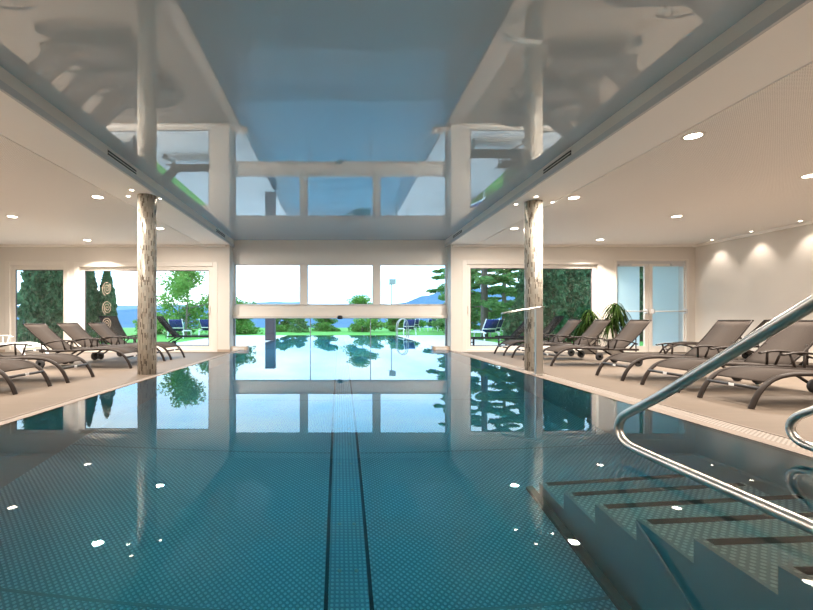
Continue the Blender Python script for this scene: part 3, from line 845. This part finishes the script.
# short dark pillar, ladder, lamp pole, houses
t = thing('dark_pillar', 'short dark square pillar on the left edge of the outdoor pool', 'pillar', (-2.93, 18.7, DECK)); t['kind'] = 'thing'
MB().box(-.2,.2,-.2,.2,0,1.25).build('shaft', M['pillar'], t, .01); MB().box(-.215,.215,-.215,.215,1.25,1.29).build('cap', M['pillar'], t, .005)
t = thing('pool_ladder', 'steel ladder with curved grab rails at the outdoor pool', 'pool ladder', (2.86, 21.2, DECK))
for s in (-.25, .25):
    MB().tube(arc([(.42,s,0),(.42,s,.55),(.36,s,.86),(.12,s,.93),(-.08,s,.72),(-.10,s,.2),(-.10,s,-.9)]), .02, 8, up=(0,1,0)).build('grab_rail', M['steel'], t)
for k in range(3): MB().box(-.13,-.05,-.25,.25,-.22-.27*k,-.19-.27*k).build('rung', M['steel'], t)
t = thing('lamp_pole', 'slim floodlight pole on the lawn seen through the upper right window', 'lamp pole', (5.2, 44, DECK))
MB().tube([(0,0,0),(0,0,4.5)], [.07,.045], 8).build('pole', M['postgrey'], t)
MB().box(-.22,.42,-.12,.12,4.4,4.9).build('floodlight', M['postgrey'], t, .02); MB().box(-.3,.3,-.04,.04,4.34,4.42).build('crossarm', M['postgrey'], t)

# trees and hedges
gl = 'thuja hedge outside the left windows'
th = [(-9.78,14.3,4.2,.50,'left of the two behind the narrow window'),(-9.03,14.3,4.2,.46,'right of the two behind the narrow window'),
      (-9.28,16.3,3.0,.36,'left one behind the spirals of the wide window'),(-8.72,16.5,2.75,.34,'right one behind the spirals of the wide window')]
for k, (x, y, h, r_, w) in enumerate(th): thuja('dense dark thuja outside, '+w, (x,y,DECK), h, r_, 14000, 20+k, gl)
gr = 'thuja hedge outside the right window'
for k in range(6):
    thuja('tall clipped thuja outside the right window, %s from the left' % ORD[k], (7.6+.95*k, 17.5+.1*k, DECK), 4.3+.2*(k%2), .56, 10000, 40+k, gr)
pine('tall conifer with bare trunk at the left of the right window', (6.75, 20.5, DECK), 8.5, 1.9, 20000, 60, 'conifers outside the right window', .15, .19)
pine('broad conifer in the middle of the right window', (10.2, 23.5, DECK), 8.5, 2.4, 22000, 61, 'conifers outside the right window', .06, .2)
pine('dark conifer rising behind the thuja hedge', (15.0, 25.0, DECK), 9, 2.2, 16000, 62, 'conifers outside the right window', .05, .2)
pine('conifer farther back behind the bare trunk conifer', (7.9, 30.0, DECK), 10, 1.9, 18000, 63, 'conifers outside the right window', .05, .2)
pine('conifer farther back in the gap between bare trunk and column', (11.3, 30.2, DECK), 8.5, 1.9, 18000, 65, 'conifers outside the right window', .02, .18)
pine('conifer at the far right behind the thuja hedge', (15.2, 31.5, DECK), 11, 3.0, 16000, 64, 'conifers outside the right window', .05, .2)
thuja('small dark round conifer bush outside the right window before the hedge', (6.35, 15.6, DECK), 1.5, .5, 7000, 70, 'shrubs outside the right window')
broad_tree('broadleaf_tree', 'light green tree with open crown beyond the left window', 'tree', (-8.6, 24.6, DECK), 3.5, 2.4, 7500, 80, M['leafbright'], None, .09, .22, .085, .40, .05, 22)
def bush(label, loc, h, r_, n, seed, mat='leaf', grp='shrubs beyond the outdoor pool', size=.08):
    return broad_tree('shrub', label, 'shrub', loc, h, r_, n, seed, M[mat], grp, .05, .08, size, .75, 0, 14)
bush('bright leafy shrub in the middle behind the outdoor pool', (1.6, 31, DECK), 2.3, 1.35, 6000, 90, 'leafbright')
bush('wide green shrub left of the middle shrub behind the outdoor pool', (-.95, 33.2, DECK), 1.4, 1.2, 5000, 91)
bush('dark bushy tree at the far left behind the pillar', (-6.4, 27.5, DECK), 1.9, 1.5, 7000, 92)
bush('dark bushy shrub just left of the pillar', (-4.3, 32, DECK), 1.25, 1.1, 5000, 93)
pine('small pointed conifer right of the dark pillar', (-2.7, 30, DECK), 1.15, .6, 4000, 94, None, .02, .05, 'pine', .06)
bush('green shrub right of the middle shrub behind the outdoor pool', (4.3, 32.5, DECK), 1.3, 1.1, 5000, 95, 'leafbright')
bush('green shrub behind the ladder lounger', (6.0, 38, DECK), 1.4, 1.5, 5000, 96)
bush('green shrub at the right end behind the far loungers', (10.0, 39.5, DECK), 1.7, 1.7, 6000, 97)
bush('low shrub at the left edge of the narrow left window', (-11.9, 16.2, DECK), 1.75, .8, 6000, 101, 'thuja', 'shrubs beyond the left window')
bush('low shrub on the lawn below the light green tree', (-11.2, 27, DECK), 1.0, 1.5, 5000, 98, grp='shrubs beyond the left window')
bush('low shrub on the lawn at the right of the light green tree', (-8.6, 36, DECK), 1.1, 1.4, 5000, 99, grp='shrubs beyond the left window')
broad_tree('broadleaf_tree', 'leafy tree reaching into the right edge of the upper right window', 'tree', (7.2, 26.5, DECK), 4.6, 1.5, 6000, 100, M['pine'], None, .12, .1, .09, .6, 0, 18)
for k, (x, y, w) in enumerate(((-33, 140, 'left'), (-22, 150, 'right'))):
    t = thing('house', 'pale distant house with red roof beyond the left window, %s one' % w, 'house', (x*1.75, y, -5.5), .3, 'distant houses')
    MB().box(-5,5,-4,4,0,5.0).build('walls', M['housewall'], t)
    MB().add([(-5.4,-4.5,5),(5.4,-4.5,5),(5.4,4.5,5),(-5.4,4.5,5),(-5.4,0,7.2),(5.4,0,7.2)], [(0,1,5,4),(3,4,5,2),(0,4,3),(1,2,5),(0,3,2,1)]).build('roof', M['houseroof'], t)

# ------------------------------------------------------------------ sky
wd = bpy.data.worlds.new('sky'); SC.world = wd; wd.use_nodes = True
nt = wd.node_tree; nt.nodes.clear()
out = nt.nodes.new('ShaderNodeOutputWorld'); bg = nt.nodes.new('ShaderNodeBackground')
tc = nt.nodes.new('ShaderNodeTexCoord'); mp = nt.nodes.new('ShaderNodeMapping'); mp.inputs['Scale'].default_value = (1.2,1.2,4.5)
nz = nt.nodes.new('ShaderNodeTexNoise'); nz.inputs['Scale'].default_value = 2.3; nz.inputs['Detail'].default_value = 6; nz.inputs['Roughness'].default_value = .55
rp = nt.nodes.new('ShaderNodeValToRGB'); e = rp.color_ramp.elements
e[0].position = .36; e[0].color = (.34,.67,1.0,1); e[1].position = .66; e[1].color = (.78,.92,1.0,1)
nt.links.new(tc.outputs['Generated'], mp.inputs[0]); nt.links.new(mp.outputs[0], nz.inputs['Vector']); nt.links.new(nz.outputs['Fac'], rp.inputs[0])
nt.links.new(rp.outputs[0], bg.inputs[0]); bg.inputs[1].default_value = 3.1
nt.links.new(bg.outputs[0], out.inputs[0])

# ------------------------------------------------------------------ camera
cam = bpy.data.cameras.new('camera'); co = bpy.data.objects.new('camera', cam); COL.objects.link(co)
co.location = (0, 0, H); co.rotation_euler = (PI/2, 0, 0)
cam.sensor_width = 36; cam.lens = 440/813*36; cam.shift_x = 67/813; cam.shift_y = 14/813; cam.clip_end = 4000; cam.clip_start = .02
SC.camera = co
SC.view_settings.view_transform = 'Standard'; SC.view_settings.look = 'None'; SC.view_settings.exposure = .3; SC.view_settings.gamma = 1.
SC.view_settings.use_curve_mapping = False
cy = SC.cycles
cy.max_bounces = 14; cy.glossy_bounces = 8; cy.transmission_bounces = 10; cy.diffuse_bounces = 5; cy.transparent_max_bounces = 24
cy.caustics_reflective = True; cy.caustics_refractive = True; cy.blur_glossy = .5; cy.sample_clamp_indirect = 6.
cy.use_denoising = True; cy.use_adaptive_sampling = False; cy.denoising_prefilter = 'ACCURATE'; cy.denoising_input_passes = 'RGB_ALBEDO_NORMAL'
